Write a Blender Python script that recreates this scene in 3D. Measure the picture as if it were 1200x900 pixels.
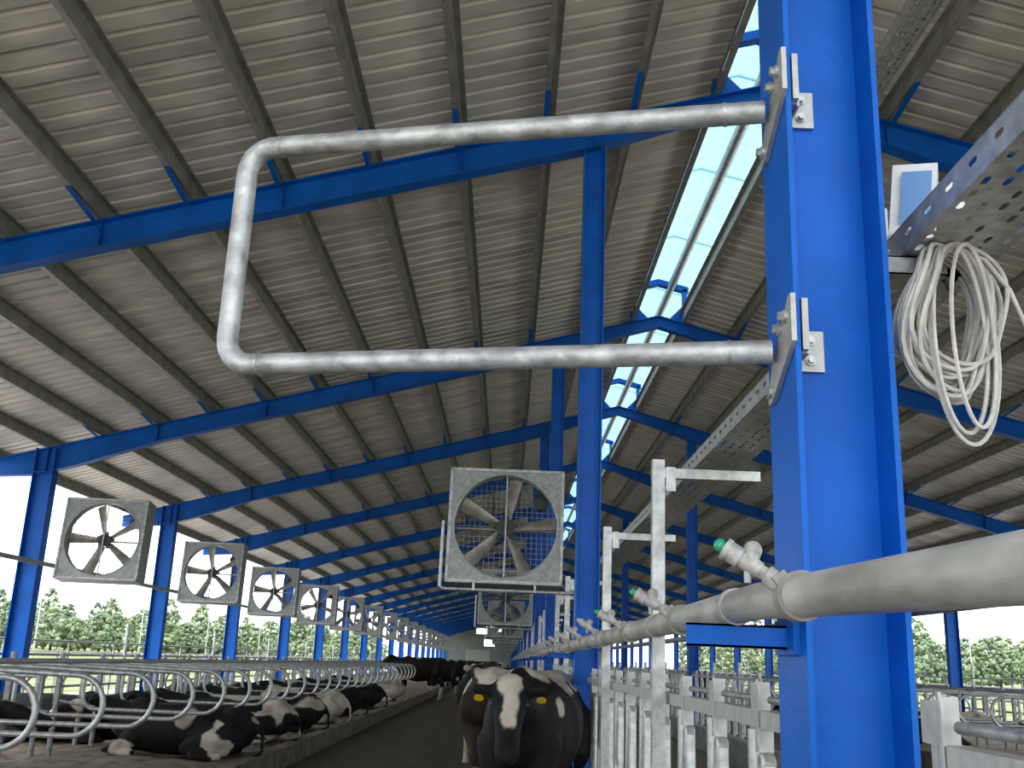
import bpy, bmesh, math, random
from mathutils import Vector, Matrix
R = math.radians
random.seed(7)
for o in list(bpy.data.objects): bpy.data.objects.remove(o, do_unlink=True)
scene = bpy.context.scene
col = scene.collection

# ------------------------------------------------------------------ camera
CAM_H = 1.42
F_PX, PITCH, YAW, ROLL = 1179.9, R(15.418), R(-0.263), R(2.287)
cd = bpy.data.cameras.new('camera'); cam = bpy.data.objects.new('camera', cd); col.objects.link(cam)
cd.sensor_width = 36; cd.lens = F_PX / 1200 * 36; cd.clip_start = .05; cd.clip_end = 2000
_r = Vector((math.cos(YAW), -math.sin(YAW), 0))
_f = Vector((math.sin(YAW)*math.cos(PITCH), math.cos(YAW)*math.cos(PITCH), math.sin(PITCH)))
_u = Vector((-math.sin(YAW)*math.sin(PITCH), -math.cos(YAW)*math.sin(PITCH), math.cos(PITCH)))
_R = _r*math.cos(ROLL) + _u*math.sin(ROLL); _U = -_r*math.sin(ROLL) + _u*math.cos(ROLL)
cam.matrix_world = Matrix(((_R.x, _U.x, -_f.x, 0), (_R.y, _U.y, -_f.y, 0), (_R.z, _U.z, -_f.z, CAM_H), (0, 0, 0, 1)))
scene.camera = cam

# ------------------------------------------------------------------ sky, sun, exposure
W = bpy.data.worlds.new('overcast'); scene.world = W; W.use_nodes = True
bg = W.node_tree.nodes['Background']; bg.inputs[0].default_value = (.90, .95, 1.0, 1); bg.inputs[1].default_value = 1.0
sd = bpy.data.lights.new('sun', 'SUN'); sd.energy = 2.0; sd.angle = R(25); sd.color = (1, .96, .9)
sun = bpy.data.objects.new('sun', sd); col.objects.link(sun); sun.rotation_euler = (R(28), R(-22), 0)
vs = scene.view_settings; vs.view_transform = 'Standard'; vs.look = 'None'; vs.gamma = 1; vs.use_curve_mapping = False
vs.exposure = 1.68

# ------------------------------------------------------------------ materials
MATS = {}
def mat(name, rgb, rough=.6, metal=0., var=.0, scale=8., bump=0., bscale=40., rgb2=None, spec=.5, detail=4, stretch=None, lo=.35, hi=.65):
    if name in MATS: return MATS[name]
    m = bpy.data.materials.new(name); m.use_nodes = True; nt = m.node_tree; N = nt.nodes; L = nt.links
    b = N['Principled BSDF']; b.inputs['Roughness'].default_value = rough; b.inputs['Metallic'].default_value = metal
    b.inputs['Specular IOR Level'].default_value = spec
    b.inputs['Base Color'].default_value = (*rgb, 1)
    tc = N.new('ShaderNodeTexCoord'); src = tc.outputs['Object']
    if stretch:
        mp = N.new('ShaderNodeMapping'); mp.inputs['Scale'].default_value = stretch; L.new(src, mp.inputs[0]); src = mp.outputs[0]
    if rgb2 or var:
        n = N.new('ShaderNodeTexNoise'); n.inputs['Scale'].default_value = scale; n.inputs['Detail'].default_value = detail
        L.new(src, n.inputs['Vector'])
        cr = N.new('ShaderNodeValToRGB'); cr.color_ramp.elements[0].position = lo; cr.color_ramp.elements[1].position = hi
        c2 = rgb2 or tuple(min(1, c*(1+var)) for c in rgb); c1 = rgb if rgb2 else tuple(c*(1-var) for c in rgb)
        cr.color_ramp.elements[0].color = (*c1, 1); cr.color_ramp.elements[1].color = (*c2, 1)
        L.new(n.outputs['Fac'], cr.inputs[0]); L.new(cr.outputs[0], b.inputs['Base Color'])
    if bump:
        n2 = N.new('ShaderNodeTexNoise'); n2.inputs['Scale'].default_value = bscale; n2.inputs['Detail'].default_value = 4
        L.new(src, n2.inputs['Vector'])
        bp = N.new('ShaderNodeBump'); bp.inputs['Strength'].default_value = bump; bp.inputs['Distance'].default_value = .02
        L.new(n2.outputs['Fac'], bp.inputs['Height']); L.new(bp.outputs[0], b.inputs['Normal'])
    MATS[name] = m; return m

BLUE = mat('blue_paint', (.001, .105, .50), .42, 0, var=.12, scale=5, bump=.08, bscale=90, spec=.2)
BLUE_T = mat('blue_paint_frame', (.002, .09, .42), .45, 0, var=.12, scale=3, spec=.2)
GALV = mat('galvanised_steel', (.44, .45, .45), .42, .65, var=.22, scale=22, bump=.06, bscale=70, detail=6)
GALV_D = mat('galvanised_steel_weathered', (.30, .31, .31), .5, .5, var=.3, scale=30, bump=.08, bscale=60, detail=6)
GALV_L = mat('galvanised_tube_bright', (.43, .44, .45), .5, .55, var=.3, scale=18, bump=.22, bscale=34, detail=7)
ZINC = mat('zinc_plate', (.42, .42, .41), .48, .55, var=.12, scale=30)
ROOF = mat('roof_sheet_metal', (.57, .54, .50), .45, .15, var=.2, scale=1.4, detail=5, stretch=(1, 3, 1))
PURL = mat('purlin_steel', (.25, .245, .225), .5, .3, var=.2, scale=6)
PVC = mat('grey_plastic_pipe', (.25, .245, .23), .5, 0, rgb2=(.48, .47, .45), scale=13, bump=.12, bscale=60, detail=7, stretch=(1, .35, 1))
PVC_D = mat('dark_grey_pipe', (.13, .14, .15), .45, 0, var=.2, scale=20)
FIT = mat('grey_plastic_fitting', (.36, .355, .34), .4, 0, var=.25, scale=60)
GREEN = mat('green_plastic_cap', (.02, .30, .16), .3)
WHITE = mat('white_plastic', (.72, .73, .74), .4, 0, var=.05, scale=20)
CABLE = mat('grey_cable', (.50, .49, .46), .5, 0, var=.15, scale=30)
BLADE = mat('fan_blade_metal', (.40, .38, .34), .5, .4, rgb2=(.24, .22, .19), scale=9, detail=6)
DARK = mat('dark_metal', (.035, .035, .035), .5, .3)
MUCK = mat('wet_muck', (.028, .022, .015), .55, 0, rgb2=(.095, .075, .05), scale=3.5, bump=.8, bscale=9, detail=8)
SAND = mat('sand_bedding', (.10, .078, .055), .9, 0, rgb2=(.24, .195, .14), scale=5, bump=.9, bscale=14, detail=8)
CONC = mat('concrete', (.20, .19, .17), .85, 0, rgb2=(.33, .32, .29), scale=4, bump=.3, bscale=25, detail=6)
FEED = mat('silage', (.20, .17, .11), .95, 0, rgb2=(.36, .31, .21), scale=22, bump=1, bscale=40, detail=6)
GRASS = mat('meadow_grass', (.085, .115, .030), .95, 0, rgb2=(.19, .215, .085), scale=.35, bump=.6, bscale=3, detail=8)
WALLM = mat('end_wall_sheet', (.22, .24, .23), .6, .1, var=.12, scale=.5)
TRUNK = mat('tree_bark', (.09, .07, .05), .9, 0, var=.3, scale=5)
LEAVES = [mat('leaf_a', (.115, .165, .085), .9, 0, rgb2=(.22, .29, .16), scale=1.1, detail=6),  # distance haze is put into the leaf colours as paler, greyer greens
          mat('leaf_b', (.13, .18, .10), .9, 0, rgb2=(.25, .31, .19), scale=1.4, detail=6),
          mat('leaf_c', (.10, .14, .085), .9, 0, rgb2=(.19, .24, .15), scale=.9, detail=6)]
YELLOW = mat('yellow_tag', (.75, .50, .02), .4)
HOOF = mat('hoof_horn', (.03, .025, .02), .6)

def polycarb():
    m = bpy.data.materials.new('blue_polycarbonate'); m.use_nodes = True; nt = m.node_tree; N = nt.nodes; L = nt.links
    out = N['Material Output']; N.remove(N['Principled BSDF'])
    t = N.new('ShaderNodeBsdfTranslucent'); t.inputs[0].default_value = (.17, .31, .36, 1)
    d = N.new('ShaderNodeBsdfDiffuse'); d.inputs[0].default_value = (.38, .60, .67, 1)
    p = N.new('ShaderNodeBsdfTransparent'); p.inputs[0].default_value = (.55, .85, .95, 1)
    a = N.new('ShaderNodeMixShader'); a.inputs[0].default_value = .25; L.new(t.outputs[0], a.inputs[1]); L.new(d.outputs[0], a.inputs[2])
    b = N.new('ShaderNodeMixShader'); b.inputs[0].default_value = .12; L.new(a.outputs[0], b.inputs[1]); L.new(p.outputs[0], b.inputs[2])
    L.new(b.outputs[0], out.inputs[0]); return m
POLY = polycarb()

def coat(seed, thr=.5, scale=1.25, spots=(), legs=True, white=(.55, .50, .43), black=(.012, .012, .014)):
    """black and white hide; spots = (x, y, z, radius, is_white) in the animal's own coordinates"""
    m = bpy.data.materials.new('cow_hide'); m.use_nodes = True; nt = m.node_tree; N = nt.nodes; L = nt.links
    b = N['Principled BSDF']; b.inputs['Roughness'].default_value = .7; b.inputs['Specular IOR Level'].default_value = .15
    tc = N.new('ShaderNodeTexCoord'); mp = N.new('ShaderNodeMapping')
    mp.inputs['Location'].default_value = (seed*3.17, seed*5.31, seed*1.73); L.new(tc.outputs['Object'], mp.inputs[0])
    n = N.new('ShaderNodeTexNoise'); n.inputs['Scale'].default_value = scale; n.inputs['Detail'].default_value = 2.5; n.inputs['Roughness'].default_value = .45
    L.new(mp.outputs[0], n.inputs['Vector'])
    def M(op, a, c=None):
        k = N.new('ShaderNodeMath'); k.operation = op
        for i, q in enumerate((a, c)):
            if q is None: continue
            if isinstance(q, (int, float)): k.inputs[i].default_value = q
            else: L.new(q, k.inputs[i])
        return k.outputs[0]
    val = M('SUBTRACT', n.outputs['Fac'], thr)
    if legs:
        sp = N.new('ShaderNodeSeparateXYZ'); L.new(tc.outputs['Object'], sp.inputs[0])
        val = M('MAXIMUM', val, M('MULTIPLY', M('SUBTRACT', .42, sp.outputs['Z']), .6))
    n3 = N.new('ShaderNodeTexNoise'); n3.inputs['Scale'].default_value = 7; L.new(tc.outputs['Object'], n3.inputs['Vector'])
    wob = M('MULTIPLY', M('SUBTRACT', n3.outputs['Fac'], .5), .16)
    for (x, y, z, r, w) in spots:
        vm = N.new('ShaderNodeVectorMath'); vm.operation = 'DISTANCE'; L.new(tc.outputs['Object'], vm.inputs[0]); vm.inputs[1].default_value = (x, y, z)
        q = M('ADD', M('SUBTRACT', r, vm.outputs['Value']), wob)
        val = M('MAXIMUM', val, q) if w else M('MINIMUM', val, M('MULTIPLY', q, -1))
    cr = N.new('ShaderNodeValToRGB'); cr.color_ramp.elements[0].position = .495; cr.color_ramp.elements[1].position = .515
    cr.color_ramp.elements[0].color = (*black, 1); cr.color_ramp.elements[1].color = (*white, 1)
    L.new(M('ADD', val, .5), cr.inputs[0])
    n4 = N.new('ShaderNodeTexNoise'); n4.inputs['Scale'].default_value = 5; n4.inputs['Detail'].default_value = 6; L.new(mp.outputs[0], n4.inputs['Vector'])
    c2 = N.new('ShaderNodeValToRGB'); c2.color_ramp.elements[0].position = .42; c2.color_ramp.elements[1].position = .72
    c2.color_ramp.elements[0].color = (1, 1, 1, 1); c2.color_ramp.elements[1].color = (.45, .36, .26, 1); L.new(n4.outputs['Fac'], c2.inputs[0])
    mx = N.new('ShaderNodeMix'); mx.data_type = 'RGBA'; mx.blend_type = 'MULTIPLY'; mx.inputs[0].default_value = .8
    L.new(cr.outputs[0], mx.inputs[6]); L.new(c2.outputs[0], mx.inputs[7]); L.new(mx.outputs[2], b.inputs['Base Color'])
    return m

# ------------------------------------------------------------------ mesh helpers
class MB:
    def __init__(s): s.v = []; s.f = []
    def add(s, vs, fs):
        k = len(s.v); s.v += [tuple(v) for v in vs]; s.f += [tuple(i+k for i in f) for f in fs]; return s
    def box(s, c, d, M=None):
        x, y, z = d[0]/2, d[1]/2, d[2]/2
        vs = [Vector((a*x, b*y, e*z)) for a in (-1, 1) for b in (-1, 1) for e in (-1, 1)]
        if M is not None: vs = [M @ v for v in vs]
        return s.add([v + Vector(c) for v in vs], [(0, 1, 3, 2), (4, 6, 7, 5), (0, 4, 5, 1), (2, 3, 7, 6), (0, 2, 6, 4), (1, 5, 7, 3)])
    def bb(s, x0, x1, y0, y1, z0, z1): return s.box(((x0+x1)/2, (y0+y1)/2, (z0+z1)/2), (abs(x1-x0), abs(y1-y0), abs(z1-z0)))
    def tube(s, path, r, n=10, close=False, cap=True):
        P = [Vector(p) for p in path]; rs = r if isinstance(r, (list, tuple)) else [r]*len(P); m = len(P)
        T = []
        for i in range(m):
            a = P[(i-1) % m] if (close or i) else P[i]; b = P[(i+1) % m] if (close or i < m-1) else P[i]
            T.append((b-a).normalized())
        up = Vector((0, 0, 1)) if abs(T[0].z) < .9 else Vector((1, 0, 0))
        nx = T[0].cross(up).normalized(); vs = []; fs = []
        for i in range(m):
            nx = (nx - T[i]*nx.dot(T[i])).normalized(); ny = T[i].cross(nx)
            for k in range(n):
                a = 2*math.pi*k/n; vs.append(P[i] + (nx*math.cos(a) + ny*math.sin(a))*rs[i])
        for i in range(m if close else m-1):
            j = (i+1) % m
            for k in range(n): fs.append((i*n+k, i*n+(k+1) % n, j*n+(k+1) % n, j*n+k))
        if cap and not close:
            fs.append(tuple(range(n))[::-1]); fs.append(tuple(range((m-1)*n, m*n)))
        return s.add(vs, fs)
    def cyl(s, a, b, r, n=12, r2=None): return s.tube([a, b], [r, r if r2 is None else r2], n)
    def ball(s, c, rad, n=10, m=7, M=None):
        rx, ry, rz = rad if isinstance(rad, (tuple, list)) else (rad,)*3
        vs = [Vector((0, 0, -rz))]
        for i in range(1, m):
            t = -math.pi/2 + math.pi*i/m
            for k in range(n):
                a = 2*math.pi*k/n; vs.append(Vector((rx*math.cos(t)*math.cos(a), ry*math.cos(t)*math.sin(a), rz*math.sin(t))))
        vs.append(Vector((0, 0, rz))); fs = []
        for k in range(n): fs.append((0, 1+(k+1) % n, 1+k))
        for i in range(m-2):
            for k in range(n): fs.append((1+i*n+k, 1+i*n+(k+1) % n, 1+(i+1)*n+(k+1) % n, 1+(i+1)*n+k))
        e = len(vs)-1
        for k in range(n): fs.append((e, 1+(m-2)*n+k, 1+(m-2)*n+(k+1) % n))
        if M is not None: vs = [M @ v for v in vs]
        return s.add([v+Vector(c) for v in vs], fs)
    def mesh(s, name, smooth=False):
        me = bpy.data.meshes.new(name); me.from_pydata(s.v, [], s.f); me.update()
        bm = bmesh.new(); bm.from_mesh(me); bmesh.ops.recalc_face_normals(bm, faces=bm.faces); bm.to_mesh(me); bm.free()
        if smooth:
            me.polygons.foreach_set('use_smooth', [True]*len(me.polygons))
            try: me.set_sharp_from_angle(angle=R(38))
            except Exception: pass
        return me
    def build(s, name, m, parent=None, loc=None, smooth=False):
        return place(name, s.mesh(name, smooth), m, parent, loc)

def place(name, me, m=None, parent=None, loc=None, rot=None):
    if m and not me.materials: me.materials.append(m)
    o = bpy.data.objects.new(name, me); col.objects.link(o)
    if parent: o.parent = parent
    if loc: o.location = loc
    if rot: o.rotation_euler = rot
    return o
def thing(name, label, cat, loc=(0, 0, 0), rz=0, group=None):
    o = bpy.data.objects.new(name, None); col.objects.link(o); o.location = loc; o.rotation_euler = (0, 0, rz)
    o.empty_display_size = .1
    return tag(o, label, cat, group)
def tag(o, label, cat, group=None):
    o['label'] = label; o['category'] = cat
    if group: o['group'] = group
    return o
def struct(o, label=None):
    o['kind'] = 'structure'
    if label: o['label'] = label
    return o
def arc(c, r, a0, a1, n, ax, ay):
    c, ax, ay = Vector(c), Vector(ax), Vector(ay)
    return [c + (ax*math.cos(a0+(a1-a0)*i/n) + ay*math.sin(a0+(a1-a0)*i/n))*r for i in range(n+1)]
ORD = ['first', 'second', 'third', 'fourth', 'fifth', 'sixth', 'seventh', 'eighth', 'ninth', 'tenth', 'eleventh', 'twelfth', 'thirteenth', 'fourteenth', 'fifteenth', 'sixteenth', 'seventeenth', 'eighteenth', 'nineteenth', 'twentieth']

# ------------------------------------------------------------------ barn dimensions
Y0 = 1.847; NF = 20
YF = {i: Y0 + 6*i for i in range(-1, NF)}
YF[1] += .3; YF[2] += .65; YF[3] += .28; YF[4] -= .15
RX = 2.1275; ZA = 5.174 + CAM_H; SL = .2692              # ridge x, rafter top at ridge, slope
def zr(x): return ZA - SL*abs(x-RX)
XL = -6.83; XRr = 2*RX - XL                              # eave column centres
CX = .629; CX2 = 2*RX - CX                               # inner column rows
YA, YB = -3., YF[NF-1] + .3                             # roof extent
EAVE = 9.9                                               # half width of the roof
PITCHP = .78; PUR = [RX-1.766 + 0 + .0 + PITCHP*k for k in range(13)]  # distance from ridge of each purlin (first .36)

# ------------------------------------------------------------------ ground and floor
def grid(x0, x1, y0, y1, nx, ny, zf):
    b = MB(); vs = []; fs = []
    for j in range(ny+1):
        for i in range(nx+1):
            x = x0+(x1-x0)*i/nx; y = y0+(y1-y0)*j/ny; vs.append((x, y, zf(x, y)))
    for j in range(ny):
        for i in range(nx): k = j*(nx+1)+i; fs.append((k, k+1, k+nx+2, k+nx+1))
    return b.add(vs, fs)
def gz(x, y):
    d = max(0, abs(x-RX) - 14, y - YB - 8)
    return -.12 + .9*min(1, d/45)**1.3 + .6*min(1, max(0, d-45)/80)
struct(grid(-420, 420, -60, 520, 84, 58, gz).build('ground_outside', GRASS, smooth=True), 'bright green meadow around the barn')
struct(grid(-7.6, 11.86, YA, YB, 60, 120, lambda x, y: random.uniform(-.012, .012) if -2.6 < x < .2 else 0).build('floor', MUCK, smooth=True), 'dark wet manure floor of the barn alley')
struct(MB().bb(.86, CX2-.24, YA, YB, .0, .06).build('floor_feed_lane', FEED), 'brown feed lane between the two headlock rows')

BOUNCE_YARD = mat('bounce_yard_concrete', (.40, .37, .33), .9, 0, rgb2=(.55, .52, .47), scale=.6, bump=.3, bscale=12, detail=6)  # pale apron added around the barn to bounce neutral light onto the roof
struct(MB().bb(-13.5, -7.6, YA, YB+4, -.1, -.02).build('ground_bounce_left', BOUNCE_YARD), 'added pale yard strip bouncing light under the roof from the left')
struct(MB().bb(11.86, 17.8, YA, YB+4, -.1, -.02).build('ground_bounce_right', BOUNCE_YARD), 'added pale yard strip bouncing light under the roof from the right')
struct(MB().bb(-13.5, 17.8, -16, YA, -.1, -.02).build('ground_bounce_front', BOUNCE_YARD), 'added pale yard in front of the barn, bouncing light inside')
KERB = mat('mucky_kerb_concrete', (.07, .058, .042), .9, 0, rgb2=(.16, .135, .10), scale=4, bump=.5, bscale=18, detail=7)
def bed(x0, x1, seed):
    rnd = random.Random(seed)
    hs = {}
    def z(x, y):
        return .20 + .035*math.sin(x*3.1+seed) * math.sin(y*2.3) + rnd.uniform(-.025, .025)
    b = grid(x0, x1, 4.0, 100, 22, 420, z)
    return b
for side, (a, b_) in (('left', (-7.35, -2.95)), ('right', (2*RX+2.95, 2*RX+7.35))):
    o = bed(a, b_, 1 if side == 'left' else 2).build('floor_stalls_' + side, SAND, smooth=True)
    struct(o, 'brown sand bedding under the lying cows' if side == 'left' else 'brown sand bedding beyond the feed lane on the right')
    kx = -2.95 if side == 'left' else 2*RX+2.95
    s = 1 if side == 'left' else -1
    k = struct(MB().bb(kx-.02*s, kx+.16*s, 4.0, 100, 0, .25).build('trim_1' if side == 'left' else 'trim_2', KERB), 'low concrete kerb along the stalls')
    ox = -7.35 if side == 'left' else 2*RX+7.35
    struct(MB().bb(ox-.15*s, ox, 4.0, 100, 0, .55).build('trim_3' if side == 'left' else 'trim_4', CONC), 'low concrete wall at the outer edge of the stalls')
for k, (x0, x1) in enumerate(((.58, .68), (CX2-.05, CX2+.05))):
    struct(MB().bb(x0, x1, YA, YB, 0, .42).build('trim_%d' % (5+k), CONC), 'low concrete feed kerb under the headlocks')

# ------------------------------------------------------------------ roof: sheets, purlins, ridge cap (ceiling)
ceil = bpy.data.objects.new('ceiling', None); col.objects.link(ceil); struct(ceil, 'corrugated metal roof with steel purlins and a translucent ridge vent')
def sheet_mesh(s):
    xi, xo = RX + s*.40, RX + s*EAVE
    prof = []
    for k in range(5):
        y = k*.2
        prof += [(y, 0), (y+.14, 0), (y+.150, .04), (y+.19, .04)]
    prof += [(1.0, 0), (1.135, 0), (1.150, .034), (1.185, .034), (1.19, .03)]
    b = MB(); vs = []
    for (y, h) in prof:
        for x in (xi, (xi+xo)/2, xo): vs.append((x, y, zr(x)+.155+h))
    fs = []
    for i in range(len(prof)-1):
        for j in range(2): fs.append((i*3+j, i*3+j+1, i*3+j+4, i*3+j+3))
    return b.add(vs, fs).mesh('roof_sheet')
for s in (-1, 1):
    me = sheet_mesh(s)
    for k in range(int(YB-YA)+1): place('roof_sheet', me, ROOF, ceil, (0, YA+k, .0 if k % 2 else .0015))
def zsec(b, x, z0, h, w, y0, y1, s, t=.006):
    b.bb(x-t/2, x+t/2, y0, y1, z0, z0+h)
    b.bb(x, x+s*w, y0, y1, z0, z0+t); b.bb(x+s*w-t/2, x+s*w+t/2, y0, y1, z0, z0+.02)
    b.bb(x-s*w, x, y0, y1, z0+h-t, z0+h)
for s in (-1, 1):
    for d in PUR:
        x = RX + s*d; b = MB(); zsec(b, x, zr(x)+.004, .148, .052, YA, YB, s)
        b.build('purlin', PURL, ceil)
    x = RX + s*.40; b = MB(); b.bb(x-.004, x+.004, YA, YB, zr(x)+.10, zr(x)+.33); b.build('ridge_upstand', GALV_D, ceil)
    x = RX + (.20 if s > 0 else -.40); b = MB(); b.cyl((x, YA, zr(x)+(.52 if s < 0 else .545)), (x, YB, zr(x)+(.52 if s < 0 else .545)), .062, 12); b.build('ridge_purlin', GALV, ceil, smooth=True)
    x = RX + s*.66; b = MB(); b.bb(x-.03, x+.03, YA, YB, ZA+.455, ZA+.47); b.build('ridge_edge_strip', GALV, ceil)
# ridge cap panels, corrugated across the ridge
prof = [(k*.075, .0 if k % 2 else .022) for k in range(28)]
b = MB(); vs = []; fs = []
for (y, h) in prof:
    for x in (-.72, 0, .72): vs.append((RX+x, y, ZA + .64 - SL*abs(x) + h))
for i in range(len(prof)-1):
    for j in range(2): fs.append((i*3+j, i*3+j+1, i*3+j+4, i*3+j+3))
me = b.add(vs, fs).mesh('ridge_panel')
for k in range(int((YB-YA)/2)): place('ridge_panel', me, POLY, ceil, (0, YA+2*k, .002*(k % 2)))

# ------------------------------------------------------------------ blue portal frames
def icol(b, x, y, d, w, z0, z1, t=.011):
    """I column, web across the barn; flanges at x-d/2 and x+d/2; front edges at y"""
    b.bb(x-d/2, x-d/2+t, y, y+w, z0, z1); b.bb(x+d/2-t, x+d/2, y, y+w, z0, z1)
    b.bb(x-d/2+t, x+d/2-t, y+w/2-t/2, y+w/2+t/2, z0, z1)
def rafter_depth(dist):       # distance from ridge -> depth
    pts = [(0, .18), (.5, .19), (1.5, .28), (3, .27), (7.3, .27), (8.6, .37), (9.1, .37), (9.9, .2)]
    for (a, da), (c, dc) in zip(pts, pts[1:]):
        if dist <= c: return da + (dc-da)*(dist-a)/(c-a)
    return .2
def rafter(b, s, y, w):
    ds = [0, .5, 1.5, 3, 5, 7.3, 8.6, 9.1, 9.9]; t = .012; wb = .5
    def strip(f0, f1, ya, yb):
        vs = []; fs = []
        for d in ds:
            x = RX+s*d; zt = zr(x); z0 = f0(zt, rafter_depth(d)); z1 = f1(zt, rafter_depth(d))
            vs += [(x, ya, z0), (x, yb, z0), (x, yb, z1), (x, ya, z1)]
        for i in range(len(ds)-1):
            k = i*4
            for q in range(4): fs.append((k+q, k+(q+1) % 4, k+4+(q+1) % 4, k+4+q))
        fs += [(0, 1, 2, 3), tuple(len(vs)-4+i for i in range(4))]
        b.add(vs, fs)
    strip(lambda z, d: z-t, lambda z, d: z, y, y+w)
    strip(lambda z, d: z-d, lambda z, d: z-d+t, y, y+w)
    strip(lambda z, d: z-d+t, lambda z, d: z-t, y+w/2-t/2, y+w/2+t/2)
    for d in [RX-.0-(CX) if s < 0 else 99] + PUR[1::2]:      # web stiffeners
        if d > 9.2: continue
        x = RX+s*d; dd = rafter_depth(d)
        b.bb(x-.004, x+.004, y+.01, y+w/2, zr(x)-dd+t, zr(x)-t)
FW = .2
for i in range(0, NF):
    y = YF[i]
    if i == 0: lab = 'blue steel portal frame of the big I column nearest the camera'
    else: lab = '%s blue steel portal frame beyond the big near column' % ORD[i-1]
    fr = thing('portal_frame', lab, 'steel frame', (0, y, 0), 0, 'blue portal frames')
    for s in (-1, 1):
        b = MB(); rafter(b, s, 0, .15); b.build('rafter', BLUE_T, fr)
        ex = RX + s*(RX-XL); b = MB(); icol(b, ex, -.02, .29, .19, -.1, zr(ex)-.01)
        b.bb(ex-.145, ex+.145, -.025, .175, zr(ex)-.37, zr(ex)-.36)
        c = b.build('column', BLUE_T, fr)
        if i >= 1: MB().tube([(ex+s*.17, .1, 1.5), (ex+s*.17, .1, zr(ex)-.55), (ex+s*.12, .1, zr(ex)-.48)], .018, 8).build('curtain_pipe', GALV_D, fr, smooth=True)
    b = MB(); icol(b, CX, 0, .19, FW, 0, zr(CX)-rafter_depth(RX-CX)+.005 if i else zr(CX)-.26)
    b.bb(CX-.16, CX+.16, -.04, FW+.04, 0, .015)
    b.build('column', BLUE, fr)
    if i >= 3 and i % 2: b = MB(); icol(b, CX2, 0, .19, FW, 0, zr(CX2)-rafter_depth(RX-CX)+.005); b.build('column', BLUE, fr)
    # short arms that carry the water pipe
    b = MB(); b.bb(.335, CX-.095, .085, .089, 1.462, 1.504); b.bb(.335, CX-.095, .085, .125, 1.500, 1.504); b.bb(.335, CX-.095, .085, .125, 1.462, 1.466)
    b.bb(CX-.107, CX-.0945, .04, .17, 1.452, 1.515)
    b.build('pipe_arm', BLUE, fr)
    # ridge vent bracket
    b = MB()
    for s in (-1, 1):
        x = RX+s*.40
        b.add([(RX, .02, ZA+.60), (RX, .13, ZA+.60), (RX+s*.46, .02, ZA+.48), (RX+s*.46, .13, ZA+.48),
               (RX, .02, ZA+.51), (RX, .13, ZA+.51), (RX+s*.46, .02, ZA+.39), (RX+s*.46, .13, ZA+.39)],
              [(0, 1, 3, 2), (4, 6, 7, 5), (0, 2, 6, 4), (1, 5, 7, 3), (2, 3, 7, 6), (0, 4, 5, 1)])
        b.bb(x-.03, x+.03, .02, .13, zr(x), ZA+.45)
        b.add([(RX+s*.37, .02, zr(x)), (RX+s*.37, .03, zr(x)), (RX+s*.16, .02, zr(x)+.06), (RX+s*.16, .03, zr(x)+.06), (RX+s*.37, .02, zr(x)+.28), (RX+s*.37, .03, zr(x)+.28)],
              [(0, 1, 3, 2), (2, 3, 5, 4), (0, 4, 5, 1), (0, 2, 4), (1, 5, 3)])
    b.build('ridge_bracket', BLUE_T, fr)
    # fly braces between rafter and purlins
    if -1 < i < 8:
        for s in (-1, 1):
            for d in PUR[1:11]:
                x = RX + s*d
                xa, xb = x+s*.012, x+s*.058
                MB().add([(xa, .0, zr(x)-.05), (xb, .0, zr(x)-.05), (xb, -.62, zr(x)+.004), (xa, -.62, zr(x)+.004),
                          (xa, .0, zr(x)-.058), (xb, .0, zr(x)-.058), (xb, -.62, zr(x)-.004), (xa, -.62, zr(x)-.004)],
                         [(0, 1, 2, 3), (4, 7, 6, 5), (0, 4, 5, 1), (1, 5, 6, 2), (2, 6, 7, 3), (3, 7, 4, 0)]).build('fly_brace', BLUE_T, fr)

# ------------------------------------------------------------------ end wall
wy = YB + .15; b = MB(); xs = [RX-9.6, -3.4, -1.5, RX+9.6]
wall = MB()
def quadwall(x0, x1, z0, z1a, z1b):
    wall.add([(x0, wy, z0), (x1, wy, z0), (x1, wy, z1b), (x0, wy, z1a), (x0, wy+.1, z0), (x1, wy+.1, z0), (x1, wy+.1, z1b), (x0, wy+.1, z1a)],
             [(0, 1, 2, 3), (5, 4, 7, 6), (0, 4, 5, 1), (3, 2, 6, 7), (0, 3, 7, 4), (1, 5, 6, 2)])
quadwall(RX-9.6, -3.4, 0, zr(RX-9.6), zr(-3.4)); quadwall(-3.4, -.6, 0, 3.0, 3.0); quadwall(-3.4, -2.5, 3.0, 4.3, 4.3)
quadwall(-2.5, -.6, 3.75, 4.3, 4.3); quadwall(-3.4, -.6, 5.6, zr(-3.4), zr(-.6)); quadwall(-.6, RX, 0, zr(-.6), ZA); quadwall(RX, RX+9.6, 0, ZA, zr(RX+9.6))
wb_ = wall.build('wall_back', WALLM); struct(wb_, 'grey sheet end wall far down the barn with two bright openings')
t = thing('farm_trailer', 'pale grey box trailer parked by the far end wall', 'trailer', (-2.9, 106, 0))
MB().bb(-1.2, 1.2, 0, 3.2, 1.1, 2.5).build('box_body', mat('trailer_grey', (.42, .44, .46), .5, 0, var=.08), t)
MB().bb(-1.0, 1.0, .1, 3.1, .9, 1.1).build('chassis', DARK, t)
for sx in (-1, 1):
    for yy in (.9, 2.3): MB().cyl((sx*.85, yy, .45), (sx*1.1, yy, .45), .45, 16).build('wheel', DARK, t)

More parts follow.
